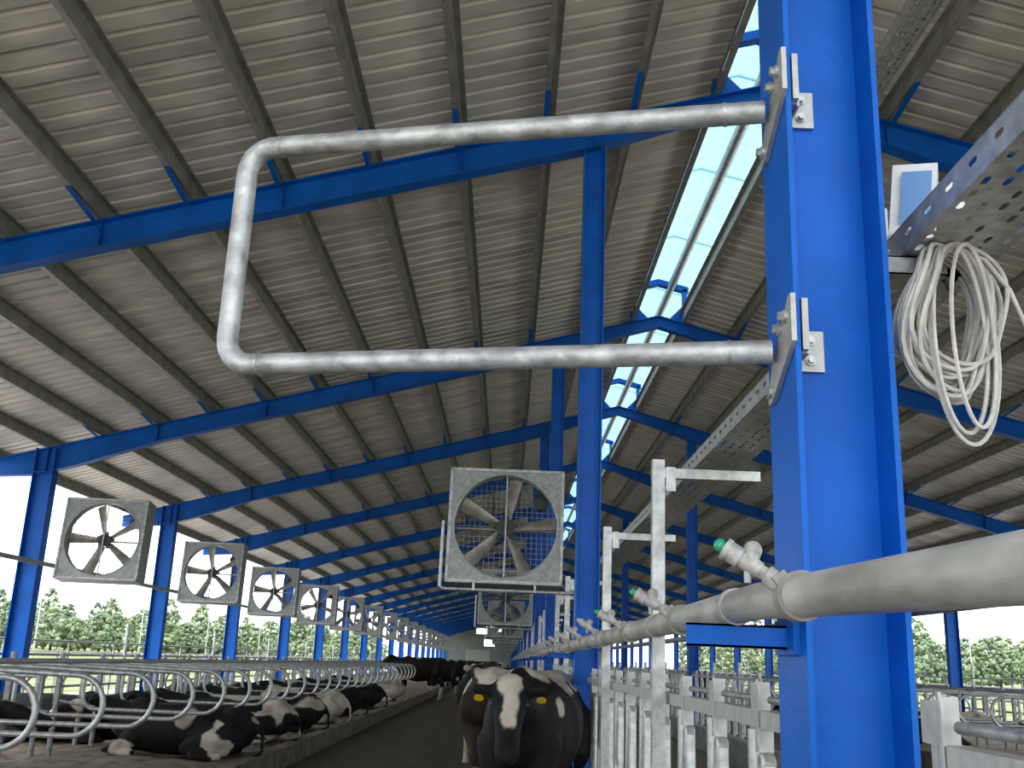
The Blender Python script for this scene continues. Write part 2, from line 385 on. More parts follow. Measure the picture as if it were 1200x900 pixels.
# ------------------------------------------------------------------ U shaped guard tube on the near column
g = thing('guard_tube', 'large U shaped galvanised tube guard bolted to the near blue column', 'tube guard', (0, 0, 0))
zt, zb = 1.17+CAM_H, .625+CAM_H
pt = lambda u, z: Vector((.515 + (-.665-.515)*u, 1.945 + (2.20-1.945)*u, z))
du = .055
ax = Vector((-1.18, .255, 0)).normalized()
path = [pt(0, zt), pt(.5, zt)]
e = pt(1, zt); rr = .065
path += arc(e - ax*rr - Vector((0, 0, rr)), rr, math.pi/2, 0, 8, ax, (0, 0, 1))
e2 = pt(1, zb)
path += arc(e2 - ax*rr + Vector((0, 0, rr)), rr, 0, -math.pi/2, 8, ax, (0, 0, 1))
path += [pt(.5, zb), pt(0, zb)]
MB().tube(path, .0245, 24).build('bent_tube', GALV_L, g, smooth=True)
for z in (zt, zb):
    for q in (.07, .93):
        c = pt(q, z); MB().cyl(c - ax*.0035, c + ax*.0035, .0262, 24).build('weld_seam', GALV, g, smooth=True)
    # slanted plate on the outer flange face, bolts, clamp angle on the web side
    xf = CX-.095
    b = MB(); P = [(-.055, -.10), (.02, .0), (.06, .085), (.06, .105), (-.0, .05), (-.055, -.075)]
    prof = [(1.905-.075, .085), (1.905-.055, .085), (1.905+.075, -.02), (1.905+.11, -.075), (1.905+.11, -.095), (1.905+.085, -.095), (1.905-.075, -.012)]
    n = len(prof)
    vs = [(xf-.001, y, z+h) for y, h in prof] + [(xf-.011, y, z+h) for y, h in prof]
    b.add(vs, [tuple(range(n)), tuple(range(2*n-1, n-1, -1))] + [(i, (i+1) % n, n+(i+1) % n, n+i) for i in range(n)])
    b.build('end_plate', ZINC, g)
    for (y, h) in ((1.905-.04, .048), (1.905+.0, .035), (1.905+.088, -.072)):
        bo = MB().cyl((xf-.011, y, z+h), (xf-.018, y, z+h), .0135, 16).build('bolt', GALV, g)
        MB().cyl((xf-.018, y, z+h), (xf-.027, y, z+h), .0095, 6).build('bolt_head', GALV, bo)
    # clamp: upright finger over the flange edge and angle plate on the web
    yw = Y0+FW/2-.0055
    b = MB(); b.box((xf+.022, Y0+.012, z+.03), (.012, .02, .105)); b.box((xf+.022, Y0+.035, z-.01), (.010, .03, .03)); b.build('clamp_finger', ZINC, g)
    b = MB(); b.box((xf+.058, yw-.005, z+.0), (.048, .008, .085)); b.box((xf+.036, yw-.03, z+.01), (.006, .055, .06)); b.build('clamp_angle', ZINC, g)
    for h in (.022, -.02):
        bo = MB().cyl((xf+.054, yw-.009, z+h), (xf+.054, yw-.013, z+h), .0105, 16).build('bolt', GALV, g)
        MB().cyl((xf+.054, yw-.013, z+h), (xf+.054, yw-.022, z+h), .0075, 6).build('bolt_head', GALV, bo)

# ------------------------------------------------------------------ cooling water pipe with sprinklers
PX, PZ, PR = .43, CAM_H+.116, .031
wp = thing('sprinkler_pipe', 'thick grey plastic water pipe with sprinklers running past the near column', 'water pipe', (PX, 0, PZ))
def sag(y): return -.024*min(1, max(0, (1.75-y)/.9)) - .02*max(0, .85-y)
MB().tube([(0, q, sag(q)) for q in (-3, -1, 0, .5, .8, 1.0, 1.2, 1.4, 1.6, 1.75)] + [(0, y, 0) for y in range(2, 100, 2)], PR, 24).build('pipe', PVC, wp, smooth=True)
def ring(r, w, n=24):
    b = MB(); b.tube([(0, -w/2, 0), (0, w/2, 0)], r, n); return b
sad = ring(PR+.006, .034); sad.box((-.028, 0, .022), (.022, .03, .022), Matrix.Rotation(R(-35), 3, 'Y'))
SADM = mat('grubby_saddle_clamp', (.27, .255, .23), .5, 0, var=.2, scale=40); sad_me = sad.mesh('saddle', True); band_me = ring(PR+.0035, .012).mesh('pipe_band', True)
d = Vector((-.82, .18, .54)).normalized()
def along(a): return Vector((0, 0, 0)) + d*a
b = MB(); b.cyl(along(.034), along(.056), .0155, 14); b.cyl(along(.056), along(.066), .0115, 6); b.cyl(along(.066), along(.072), .013, 14)
b.cyl(along(.072), along(.100), .0135, 14); b.cyl(along(.1), along(.120), .0165, 14, .0155); b.cyl(along(.120), along(.128), .0175, 14)
up = Vector((.35, 0, 1)).normalized()
b.cyl(along(.086), along(.086)+up*.020, .0135, 14); b.ball(along(.086)+up*.021, .0145, 12, 8)
b.cyl(along(.088), along(.088)-Vector((0, 0, .03)), .0055, 10)
noz_me = b.mesh('sprinkler', True)
b = MB(); b.ball(along(.135), .0105, 12, 8); b.cyl(along(.120), along(.133), .0095, 12); cap_me = b.mesh('nozzle_cap', True); cap_me2 = cap_me.copy()
for k in range(46):
    y = 1.515 + 1.035*k
    place('saddle', sad_me, SADM, wp, (0, y, sag(y)))
    n = place('sprinkler', noz_me, FIT, wp, (0, y, sag(y)), (0, R(random.uniform(-6, 6)) if k else 0, 0))
    if k < 25: place('nozzle_cap', cap_me if k < 3 else cap_me2, GREEN if k < 3 else FIT, n)
    if k < 20: place('pipe_band', band_me, FIT, wp, (0, y+.42, 0))
ub = ring(PR+.004, .008); ub_me = ub.mesh('pipe_strap', True)
for i in range(0, 12): place('pipe_strap', ub_me, GALV, wp, (0, YF[i]+.105, 0))
tag(MB().tube([(.79, -2, CAM_H+.127), (.79, 60, CAM_H+.127)], .012, 12).build('conduit_pipe', PVC_D, smooth=True), 'thin dark conduit below and behind the thick grey water pipe', 'pipe')

# ------------------------------------------------------------------ perforated cable tray, brackets, coil, box
def tray_mesh(L=2.0, w=.2, h=.062):
    b = MB(); cell = .05; nr = 5; rw = w/nr; sl, sw = .034, .012; t = .002
    def slot(o, ux, uy, cx, cy):      # rectangular plate cell with a hexagonal slot cut through
        q = lambda x, y: tuple(Vector(o) + Vector(ux)*x + Vector(uy)*y)
        inn = [(-sl/2, 0), (-sl/2+.006, -sw/2), (sl/2-.006, -sw/2), (sl/2, 0), (sl/2-.006, sw/2), (-sl/2+.006, sw/2)]
        out = [(-cx/2, 0), (-cx/2, -cy/2), (cx/2, -cy/2), (cx/2, 0), (cx/2, cy/2), (-cx/2, cy/2)]
        b.add([q(*p) for p in out+inn], [(i, (i+1) % 6, 6+(i+1) % 6, 6+i) for i in range(6)])
    for k in range(int(L/cell)):
        for r in range(nr):
            off = (k+.5)*cell
            if (r % 2) and k % 3 == 2 or (not r % 2 and k % 4 == 3):
                x0 = r*rw; b.add([(x0, k*cell, 0), (x0+rw, k*cell, 0), (x0+rw, (k+1)*cell, 0), (x0, (k+1)*cell, 0)], [(0, 1, 2, 3)]); continue
            slot((r*rw+rw/2, off, 0), (0, 1, 0), (1, 0, 0), cell, rw)
        for x in (0, w):
            if k % 2: b.add([(x, k*cell, 0), (x, (k+1)*cell, 0), (x, (k+1)*cell, h), (x, k*cell, h)], [(0, 1, 2, 3)])
            else:
                slot((x, (k+.5)*cell, h*.6), (0, 1, 0), (0, 0, 1), cell, h*.8)
                b.add([(x, k*cell, 0), (x, (k+1)*cell, 0), (x, (k+1)*cell, h*.2), (x, k*cell, h*.2)], [(0, 1, 2, 3)])
    b.bb(-.001, .012, 0, L, h, h+.002); b.bb(w-.012, w+.001, 0, L, h, h+.002); b.bb(.010, .012, 0, L, h-.008, h); b.bb(w-.012, w-.010, 0, L, h-.008, h)
    return b.mesh('tray_section')
TRAY = tray_mesh()
TZ = CAM_H + .857
tr = thing('cable_tray', 'perforated galvanised cable tray passing behind the near column', 'cable tray', (.80, -1.2, TZ))
for k in range(31): place('tray_section', TRAY, GALV, tr, (0, 2*k, 0))
tr2 = thing('cable_tray', 'short perforated cable tray high under the roof right of the near column', 'cable tray', (1.60, 3.0, CAM_H+2.72)); tr2.scale = (.6, 1, 1)
place('tray_section', TRAY, GALV_D, tr2, (0, 0, 0)).scale = (1, .75, 1)
for yy in (.2, 1.3): MB().bb(.095, .105, yy, yy+.01, .0, zr(1.7)-.27-(CAM_H+2.72)+.4).build('hanger_rod', GALV_D, tr2)
# arm under the tray at the near column
a = thing('tray_bracket', 'grey channel bracket under the tray on the near column', 'bracket', (CX+.095, Y0+.12, 0))
b = MB(); b.bb(0, .20, 0, .003, TZ-.042, TZ-.002); b.bb(0, .20, 0, .04, TZ-.005, TZ-.002); b.bb(0, .20, 0, .04, TZ-.042, TZ-.039); b.bb(.17, .2, .0, .04, TZ-.042, TZ-.002); b.build('channel', GALV, a)
MB().cyl((.03, -.006, TZ-.022), (.03, .003, TZ-.022), .009, 6).build('bolt', DARK, a)

cl = MB(); rnd = random.Random(3)
hook = Vector((.905, Y0+.10, TZ-.01))
loops = []
for k in range(26):
    a_ = rnd.uniform(.075, .105); b_ = rnd.uniform(.125, .16); ph = rnd.uniform(-.6, .6); ten = rnd.uniform(-.018, .018)
    dy = rnd.uniform(-.03, .05); tilt = rnd.uniform(.02, .07); cx = hook.x - rnd.uniform(.0, .045)
    pth = []
    for i in range(36):
        t = 2*math.pi*i/36
        x = cx + a_*math.cos(t) + .012*math.sin(3*t+ph); z = hook.z + .008*rnd.random()*0 - b_ + b_*math.sin(t)*(1+.05*math.sin(2*t+ph)) + ten*.5
        y = hook.y - .03 + dy + tilt*math.cos(t) + .012*math.sin(2*t+ph)
        lean = (hook.z - z)*.18
        pth.append((x - lean*.35, y, z))
    cl.tube(pth, .0046, 6, close=True)
for k, (a_, b_, ox) in enumerate(((.075, .205, .0), (.06, .195, -.012), (.05, .19, .01))):
    cl.tube([(hook.x-.02+ox + a_*math.cos(2*math.pi*i/36)*(1.0), hook.y-.05-.01*k + .02*math.cos(2*math.pi*i/36), hook.z - b_ + b_*math.sin(2*math.pi*i/36)) for i in range(36)], .0046, 6, close=True)
cb = thing('cable_coil', 'coil of light grey cable hanging from the tray bracket', 'cable coil', (0, 0, 0))
cl.build('coiled_cable', CABLE, cb, smooth=True)
MB().tube([(hook.x, hook.y-.03, hook.z), (hook.x+.04, hook.y-.04, hook.z-.02), (hook.x+.09, hook.y-.03, hook.z-.08), (hook.x+.15, hook.y, hook.z-.2), (hook.x+.26, hook.y+.1, hook.z-.26), (hook.x+.5, hook.y+.4, hook.z-.24)], .0046, 8).build('cable_tail', CABLE, cb, smooth=True)
MB().tube([(hook.x-.05, hook.y-.06, hook.z-.07), (hook.x-.045, hook.y-.055, hook.z-.09), (hook.x-.03, hook.y-.05, hook.z-.1)], .006, 8).build('cable_tie', DARK, cb, smooth=True)

bx = thing('control_box', 'white control box with a round knob behind the cable tray', 'control box', (.935, Y0+.36, TZ+.075))
Mx = Matrix.Rotation(R(-24), 3, 'Z') @ Matrix.Rotation(R(6), 3, 'Y')
b = MB(); b.box((.0, 0, .155), (.10, .07, .19), Mx); b.build('case', WHITE, bx)
MB().box((-.012, -.042, .155), (.066, .006, .14), Mx).build('face_plate', mat('blue_grey_panel', (.10, .26, .55), .3), bx)
MB().cyl((-.055, -.05, .06), (-.045, .05, .06), .022, 16).build('conduit_stub', WHITE, bx, smooth=True)
MB().cyl((-.09, .0, .03), (-.09, 0, .14), .024, 16).build('side_tube', WHITE, bx, smooth=True)
kn = MB().cyl((-.04, -.04, .075), (-.045, -.075, .072), .012, 14).build('knob', FIT, bx, smooth=True)
MB().tube([(.06, 0, .20), (.085, 0, .205), (.10, 0, .18), (.105, .0, .13)], .02, 12).build('cable_elbow', WHITE, bx, smooth=True)
MB().box((0, 0, -.0), (.04, .04, .14)).build('bracket_foot', GALV_D, bx)
t = tag(MB().tube([(1.045, 2.15, TZ+.08), (1.045, 2.15, TZ+.01), (1.043, 2.15, TZ-.03), (1.04, 2.15, TZ-.06)], [.017, .017, .016, .008], 16).build('plug_connector', BLUE, smooth=True), 'blue rounded connector hanging under the cable tray by the coil', 'connector')

# ------------------------------------------------------------------ feed fence posts and headlocks
def fence_post(y, x, h, lab, arm=True, grp='galvanised feed fence posts'):
    p = thing('fence_post', lab, 'post', (x, y, 0), 0, grp)
    b = MB(); b.bb(-.025, .025, -.025, .025, 0, h); b.build('post_tube', GALV, p)
    if arm:
        b = MB(); s = 1 if x < RX else -1
        x0, x1 = sorted((s*.025, s*.42)); b.bb(x0, x1, -.02, .02, h-.075, h-.035); b.build('tray_arm', GALV, p)
        MB().bb(min(s*.03, s*.07), max(s*.03, s*.07), -.024, -.02, h-.13, h-.03).build('gusset', GALV, p)
PH = CAM_H + .83
posts = []
ks = 0
for i in range(0, 19):
    for dy in (2.27, 4.42):
        y = YF[i] + dy + (.0 if i else 0)
        if i == 1: y = YF[1] + (2.25 if dy < 3 else 4.3)
        lab = '%s tall galvanised feed fence post beyond the big near column' % ORD[ks] if ks < 8 else 'tall galvanised feed fence post far down the left feed fence'
        fence_post(y, .60, PH if ks != 2 else 2.28, lab); posts.append(y); ks += 1
ks = 0
for i in range(2, 10):
    for dy in (2., 4.):
        fence_post(YF[i]+dy, CX2+.07, 1.55, 'short galvanised post of the feed fence across the feed lane', False, 'posts across the feed lane')

HX = .66; HS = .53; HY0 = 1.70           # headlock line, spacing, first plate
RZ = CAM_H - .093                        # top of the rail
def hl_parts():
    d = {}
    b = MB(); b.bb(-.024, .012, -.004, .004, -.05, .068); b.bb(-.026, -.0215, -.03, .045, .0, .062); b.bb(-.0235, .014, -.02, .02, -.10, -.042); d['latch_plate'] = b.mesh('latch_plate')
    b = MB(); b.bb(-.0275, -.0235, -.028, -.018, -.085, .075); d['strap'] = b.mesh('strap')
    b = MB(); b.cyl((0, .0, .026), (0, HS-.03, .026), .0095, 10); d['control_rod'] = b.mesh('control_rod', True)
    b = MB(); b.tube([(-.002, .10, -.05), (-.002, .10, -.95)], .0215, 10); d['fixed_bar'] = b.mesh('fixed_bar', True)
    b = MB(); b.tube([(0, -.045, -.85), (0, -.02, -.13)] + arc((0, .0, -.13), .022, math.pi, 0, 5, (0, 1, 0), (0, 0, 1)) + [(0, -.05+.24, -.85)], .0185, 8); d['locking_arm'] = b.mesh('locking_arm', True)
    return d
HL = hl_parts()
def headlock_panel(i, side, y0, y1, lab, grp, detail):
    x = HX if side < 0 else 2*RX-HX
    p = thing('headlock_panel', lab, 'feed fence', (x, y0, RZ), 0, grp)
    L = y1-y0
    b = MB(); b.bb(-.022, .022, 0, L, -.042, 0); b.bb(-.02, .02, 0, L, -.92, -.88); b.build('rail', ZINC, p)
    n = max(1, int(L/HS + .3)); st = L/n; k0 = .955 if y0 < 0 else .1
    if detail:
        for k in range(n):
            for nm, m in (('latch_plate', ZINC), ('strap', GALV), ('control_rod', GALV_D), ('fixed_bar', GALV), ('locking_arm', GALV)):
                o = place(nm, HL[nm], m, p, (0, (k+k0)*st - (.0 if nm != 'control_rod' or y0 > 0 else HS), 0))
                if side > 0: o.scale = (-1, 1, 1)
    else:
        b = MB()
        for k in range(n):
            for nm in ('latch_plate', 'control_rod', 'fixed_bar', 'locking_arm'):
                me = HL[nm]; b.add([(v.co.x*-side*-1, v.co.y+(k+.1)*st, v.co.z) for v in me.vertices], [tuple(q.vertices) for q in me.polygons])
        b.build('lock_bars', GALV, p)['kind'] = 'stuff'
for i in range(-1, 16):
    a_, b_ = YF[i]+.21, YF.get(i+1, 0)-.01
    if i == -1: a_, b_ = -1.5, 1.585
    if i >= 0 and i % 2 == 0 and False: pass
    lab = 'galvanised cow headlock panel right of the big near column' if i == -1 else '%s galvanised cow headlock panel beyond the near column on the left feed fence' % ORD[i] if i < 7 else 'galvanised headlock panel far down the left feed fence'
    headlock_panel(i, -1, a_, b_, lab, 'headlock panels on the near feed fence', i < 4)
    if 2 <= i < 12: headlock_panel(i, 1, a_, b_, ('%s galvanised headlock panel across the feed lane' % ORD[i-2]) if i < 7 else 'galvanised headlock panel far down across the feed lane', 'headlock panels across the feed lane', False)

# ------------------------------------------------------------------ fans
FS, FD = 1.18, .36
def fan_meshes():
    d = {}; h = FS/2; r = .535; n = 56
    b = MB(); vs = []; fs = []
    for k in range(n):
        a = 2*math.pi*k/n; c, s = math.cos(a), math.sin(a); m = max(abs(c), abs(s))
        vs += [(r*c, -FD/2, r*s), (h*c/m, -FD/2, h*s/m)]
    for k in range(n): j = (k+1) % n; fs.append((2*k, 2*k+1, 2*j+1, 2*j))
    b.add(vs, fs); t = .012
    for (sx, sz) in ((1, 0), (-1, 0), (0, 1), (0, -1)):
        if sx: b.bb(sx*h-t/2, sx*h+t/2, -FD/2, FD/2, -h, h)
        else: b.bb(-h, h, -FD/2, FD/2, sz*h-t/2, sz*h+t/2)
    d['housing'] = b.mesh('housing')
    b = MB()
    for s in (-1, 1):
        b.bb(s*(h-.012)-.014, s*(h-.012)+.014, -FD/2-.014, -FD/2, -h, h); b.bb(-h, h, -FD/2-.014, -FD/2, s*(h-.012)-.014, s*(h-.012)+.014)
    d['front_frame'] = b.mesh('front_frame')
    b = MB(); b.tube(arc((0, -FD/2-.004, 0), r, 0, 2*math.pi, n, (1, 0, 0), (0, 0, 1))[:-1], .009, 6, close=True)
    vs = []; fs = []
    for k in range(n):
        a = 2*math.pi*k/n; vs += [(r*math.cos(a), -FD/2, r*math.sin(a)), (r*math.cos(a), -FD/2+.15, r*math.sin(a))]
    for k in range(n): j = (k+1) % n; fs.append((2*k, 2*k+1, 2*j+1, 2*j))
    b.add(vs, fs); d['shroud_ring'] = b.mesh('shroud_ring', True)
    b = MB(); st = .055; k = -10
    for k in range(-10, 11):
        q = k*st; b.bb(q-.0022, q+.0022, FD/2-.012, FD/2-.008, -h, h); b.bb(-h, h, FD/2-.008, FD/2-.004, q-.0022, q+.0022)
    d['wire_guard'] = b.mesh('wire_guard')
    b = MB(); vs = []; fs = []; m = 6
    for i in range(m+1):
        u = i/m; rad = .085 + u*.44; ch = .10 + .07*u; tw = R(46-16*u)
        for e in (-1, -.3, .3, 1):
            cx = e*ch/2; cv = .018*(1-e*e)
            vs.append((rad, -.02 + cx*math.sin(tw)*.75 - cv, cx*math.cos(tw)))
    for i in range(m):
        for j in range(3): k = i*4+j; fs.append((k, k+1, k+5, k+4))
    nv = len(vs); vs += [(x, y+.006, z) for x, y, z in vs]; fs += [tuple(q+nv for q in f[::-1]) for f in fs]
    ed = [i*4 for i in range(m+1)] + [m*4+1, m*4+2] + [i*4+3 for i in range(m, -1, -1)] + [2, 1]
    for a_, c_ in zip(ed, ed[1:]+ed[:1]): fs.append((a_, c_, c_+nv, a_+nv))
    b.add(vs, fs); d['blade'] = b.mesh('blade', True)
    b = MB(); b.cyl((0, -.075, 0), (0, .03, 0), .07, 20); b.cyl((0, -.085, 0), (0, -.07, 0), .095, 20); b.cyl((0, -.10, 0), (0, -.08, 0), .035, 12)
    for k in range(5): a = 2*math.pi*k/5+.3; b.box((.1*math.cos(a), -.03, .1*math.sin(a)), (.06, .03, .06))
    d['hub'] = b.mesh('hub')
    b = MB(); b.cyl((0, -.115, 0), (0, -.115, h), .0105, 8); b.cyl((0, -.115, -h), (0, -.115, 0), .0105, 8); d['strut'] = b.mesh('strut', True)
    b = MB(); b.cyl((-h, .05, 0), (h, .05, 0), .0125, 8); d['cross_bar'] = b.mesh('cross_bar', True)
    b = MB(); b.cyl((.36, .03, .30), (.36, .16, .30), .075, 14); b.box((.36, .06, .4), (.09, .06, .05)); d['motor'] = b.mesh('motor')
    return d
FM = fan_meshes()
FANM = mat('fan_housing_galvanised', (.30, .31, .31), .5, .45, var=.2, scale=26, bump=.05, bscale=50, detail=6)
PARTS = [('housing', FANM), ('front_frame', GALV_L), ('shroud_ring', GALV_L), ('wire_guard', GALV_D), ('hub', DARK), ('strut', GALV), ('cross_bar', GALV), ('motor', DARK)]
# one joined mesh for the fans too far away to show their parts
jb = MB()
for nm, _ in PARTS:
    if nm == 'wire_guard': continue
    me = FM[nm]; jb.add([v.co[:] for v in me.vertices], [tuple(q.vertices) for q in me.polygons])
for k in range(5):
    Mr = Matrix.Rotation(-R(25+72*k), 3, 'Y'); me = FM['blade']; jb.add([(Mr @ v.co)[:] for v in me.vertices], [tuple(q.vertices) for q in me.polygons])
FAR = jb.mesh('fan_far')
def fan(loc, label, grp, ang, full, tilt=0, yaw=0, name='barn_fan'):
    if not full:
        o = place(name, FAR, FANM, None, loc, (tilt, 0, yaw)); return tag(o, label, 'fan', grp)
    f = thing(name, label, 'fan', loc, 0, grp); f.rotation_euler = (tilt, 0, yaw)
    for nm, m in PARTS:
        o = place(nm, FM[nm], m, f)
        if nm == 'wire_guard': o['kind'] = 'stuff'
    for k in range(5): place('blade', FM['blade'], BLADE, f, (0, 0, 0), (0, -R(ang+72*k), 0))
    return f
# centre row, each on a tube arm from a fence post
CZ = CAM_H + 1.335
for k in range(9):
    y = YF[1+2*k] + (2.40 if k == 0 else 2.42)
    lab = ['largest square fan hanging in the middle beside the blue column', 'second fan of the middle row, partly hidden below the largest fan', 'third fan of the middle row'][k] if k < 3 else 'small distant fan far down the middle row'
    f = fan((-.055, y, CZ), lab, 'fans in the middle row', 8, k < 4, R(-4), R(0))
    if 1:
        b = MB(); b.tube([(-FS/2-.05, -.16, -FS/2+.62), (-FS/2-.05, -.16, -FS/2-.05), (-FS/2-.02, -.16, -FS/2-.07), (FS/2+.12, -.16, -FS/2-.07)], .019, 10); b.build('carrier_tube', GALV, f, smooth=True)
        b = MB()
        for x in (-.3, .32): b.bb(x-.01, x+.01, -.18, -.14, -FS/2-.08, -FS/2+.01)
        b.build('carrier_clip', GALV, f)
# left row on a rail along the eave columns
rail_z = CAM_H + 1.09
tag(MB().bb(-6.655, -6.605, 6, YB-2, rail_z-.03, rail_z+.03).build('fan_rail', GALV_D), 'long grey steel rail carrying the left row of fans', 'rail')
angs = [33, 30, 28, 50, 12, 40, 22, 60, 5]
for i in range(2, 19):
    n = i-2; y = YF[i] + .42
    lab = '%s square fan of the left row counted from the camera' % ORD[n] if n < 9 else 'small distant fan far down the left row'
    f = fan((-5.94, y, CAM_H+1.48), lab, 'fans in the left row', angs[n % 9], n < 6, R(-5), R(2))
    if 1: MB().cyl((-FS/2-.055, .0, -.39), (-FS/2+.1, 0, -.39), .018, 8).build('rail_clamp', GALV_D, f, smooth=True)

# ------------------------------------------------------------------ stalls: divider loops, posts, rails
def divider_meshes(L, dz=0):
    d = {}
    zt, zb, r = CAM_H-.235-dz, CAM_H-.70-dz, .2325
    zm = (zt+zb)/2
    p = [(-L, 0, zt+.035), (-L*.55, 0, zt+.02), (-r-.1, 0, zt)] + arc((-r, 0, zm), r, math.pi/2, -math.pi/2, 12, (1, 0, 0), (0, 0, 1)) + [(-L+.55, 0, zb)] + arc((-L+.5, 0, zb+.16), .16, -math.pi/2, -math.pi, 6, (1, 0, 0), (0, 0, 1)) + [(-L+.34, 0, zt+.045)]
    d['loop_tube'] = MB().tube(p, .0235, 10).mesh('loop_tube', True)
    d['support_post'] = MB().tube([(-L+.05, 0, .2), (-L+.05, 0, zt+.14)], .03, 10).mesh('support_post', True)
    b = MB(); b.cyl((-L+.05, 0, zb-.02+.1), (-L+.5, 0, zb+.02), .018, 8); b.bb(-L+.024, -L+.076, -.034, .034, zb+.04, zt+.08); d['clamp'] = b.mesh('clamp')
    return d
D1 = divider_meshes(1.95); D2 = divider_meshes(1.35, .16)
SY0, SP = 7.25, 1.2
def divider(x, y, D, flip, lab, grp):
    t = thing('stall_divider', lab, 'stall divider', (x, y, 0), math.pi if flip else 0, grp)
    for nm, m in (('loop_tube', GALV), ('support_post', GALV_D), ('clamp', GALV_D)): place(nm, D[nm], m, t)
XD = -3.2; XDr = 2*RX - XD
for k in range(-1, 44):
    y = SY0 + SP*k
    lab = '%s curved stall divider of the left row counted from the camera' % ORD[k+1] if k < 13 else 'curved stall divider farther down the left row'
    divider(XD, y, D1, False, lab, 'stall dividers of the left row')
    if k < 30: divider(-6.6, y, D2, True, 'stall divider of the outer left row behind the nearer loops', 'outer left stall dividers')
for k in range(-1, 30):
    y = SY0 + SP*k
    divider(XDr, y+.5, D1, True, 'curved stall divider beyond the feed lane on the right', 'stall dividers on the right side')
    if k < 22: divider(2*RX+6.6, y+.5, D2, False, 'stall divider of the outer row on the far right', 'outer right stall dividers')
for (x, z, lab) in ((-4.55, CAM_H-.168, 'galvanised neck rail lying on the left stall dividers'), (2*RX+4.55, CAM_H-.168, 'galvanised neck rail on the right stall dividers')):
    tag(MB().cyl((x, 4, z), (x, 80, z), .026, 10).build('stall_rail', GALV, smooth=True), lab, 'rail')
# boundary fences along the eaves
for s, side in ((-1, 'left'), (1, 'right')):
    x = RX + s*9.42
    t = thing('boundary_fence', 'galvanised rail fence along the %s open side of the barn' % side, 'fence', (x, 0, 0))
    for z in (.75, CAM_H-.17, CAM_H+.045): MB().cyl((0, 4, z), (0, 110, z), .017 if z > 1.3 else .024, 8).build('fence_rail', GALV_D, t, smooth=True)
    b = MB(); b.cyl((0, 0, -.1), (0, 0, CAM_H+.05), .02, 8); pm = b.mesh('fence_upright', True)
    b = MB(); b.cyl((.03, 0, -.1), (.03, 0, CAM_H+.42), .035, 8); tm = b.mesh('fence_tall_post', True)
    for k in range(52): place('fence_upright', pm, GALV_D, t, (0, 5+2*k+.4, 0))
    for k in range(14): place('fence_tall_post', tm, GALV, t, (0, 7.9+6*k, 0))
    for k, (dx, z) in enumerate(((3., 1.25), (3., .95))):
        MB().cyl((s*dx, 4, z), (s*dx, 110, z), .02, 6).build('outer_rail', GALV_D, t, smooth=True)
    b = MB(); b.cyl((s*3, 0, -.2), (s*3, 0, 1.35), .03, 6); qm = b.mesh('outer_post', True)
    for k in range(36): place('outer_post', qm, GALV_D, t, (0, 6+3*k, 0))

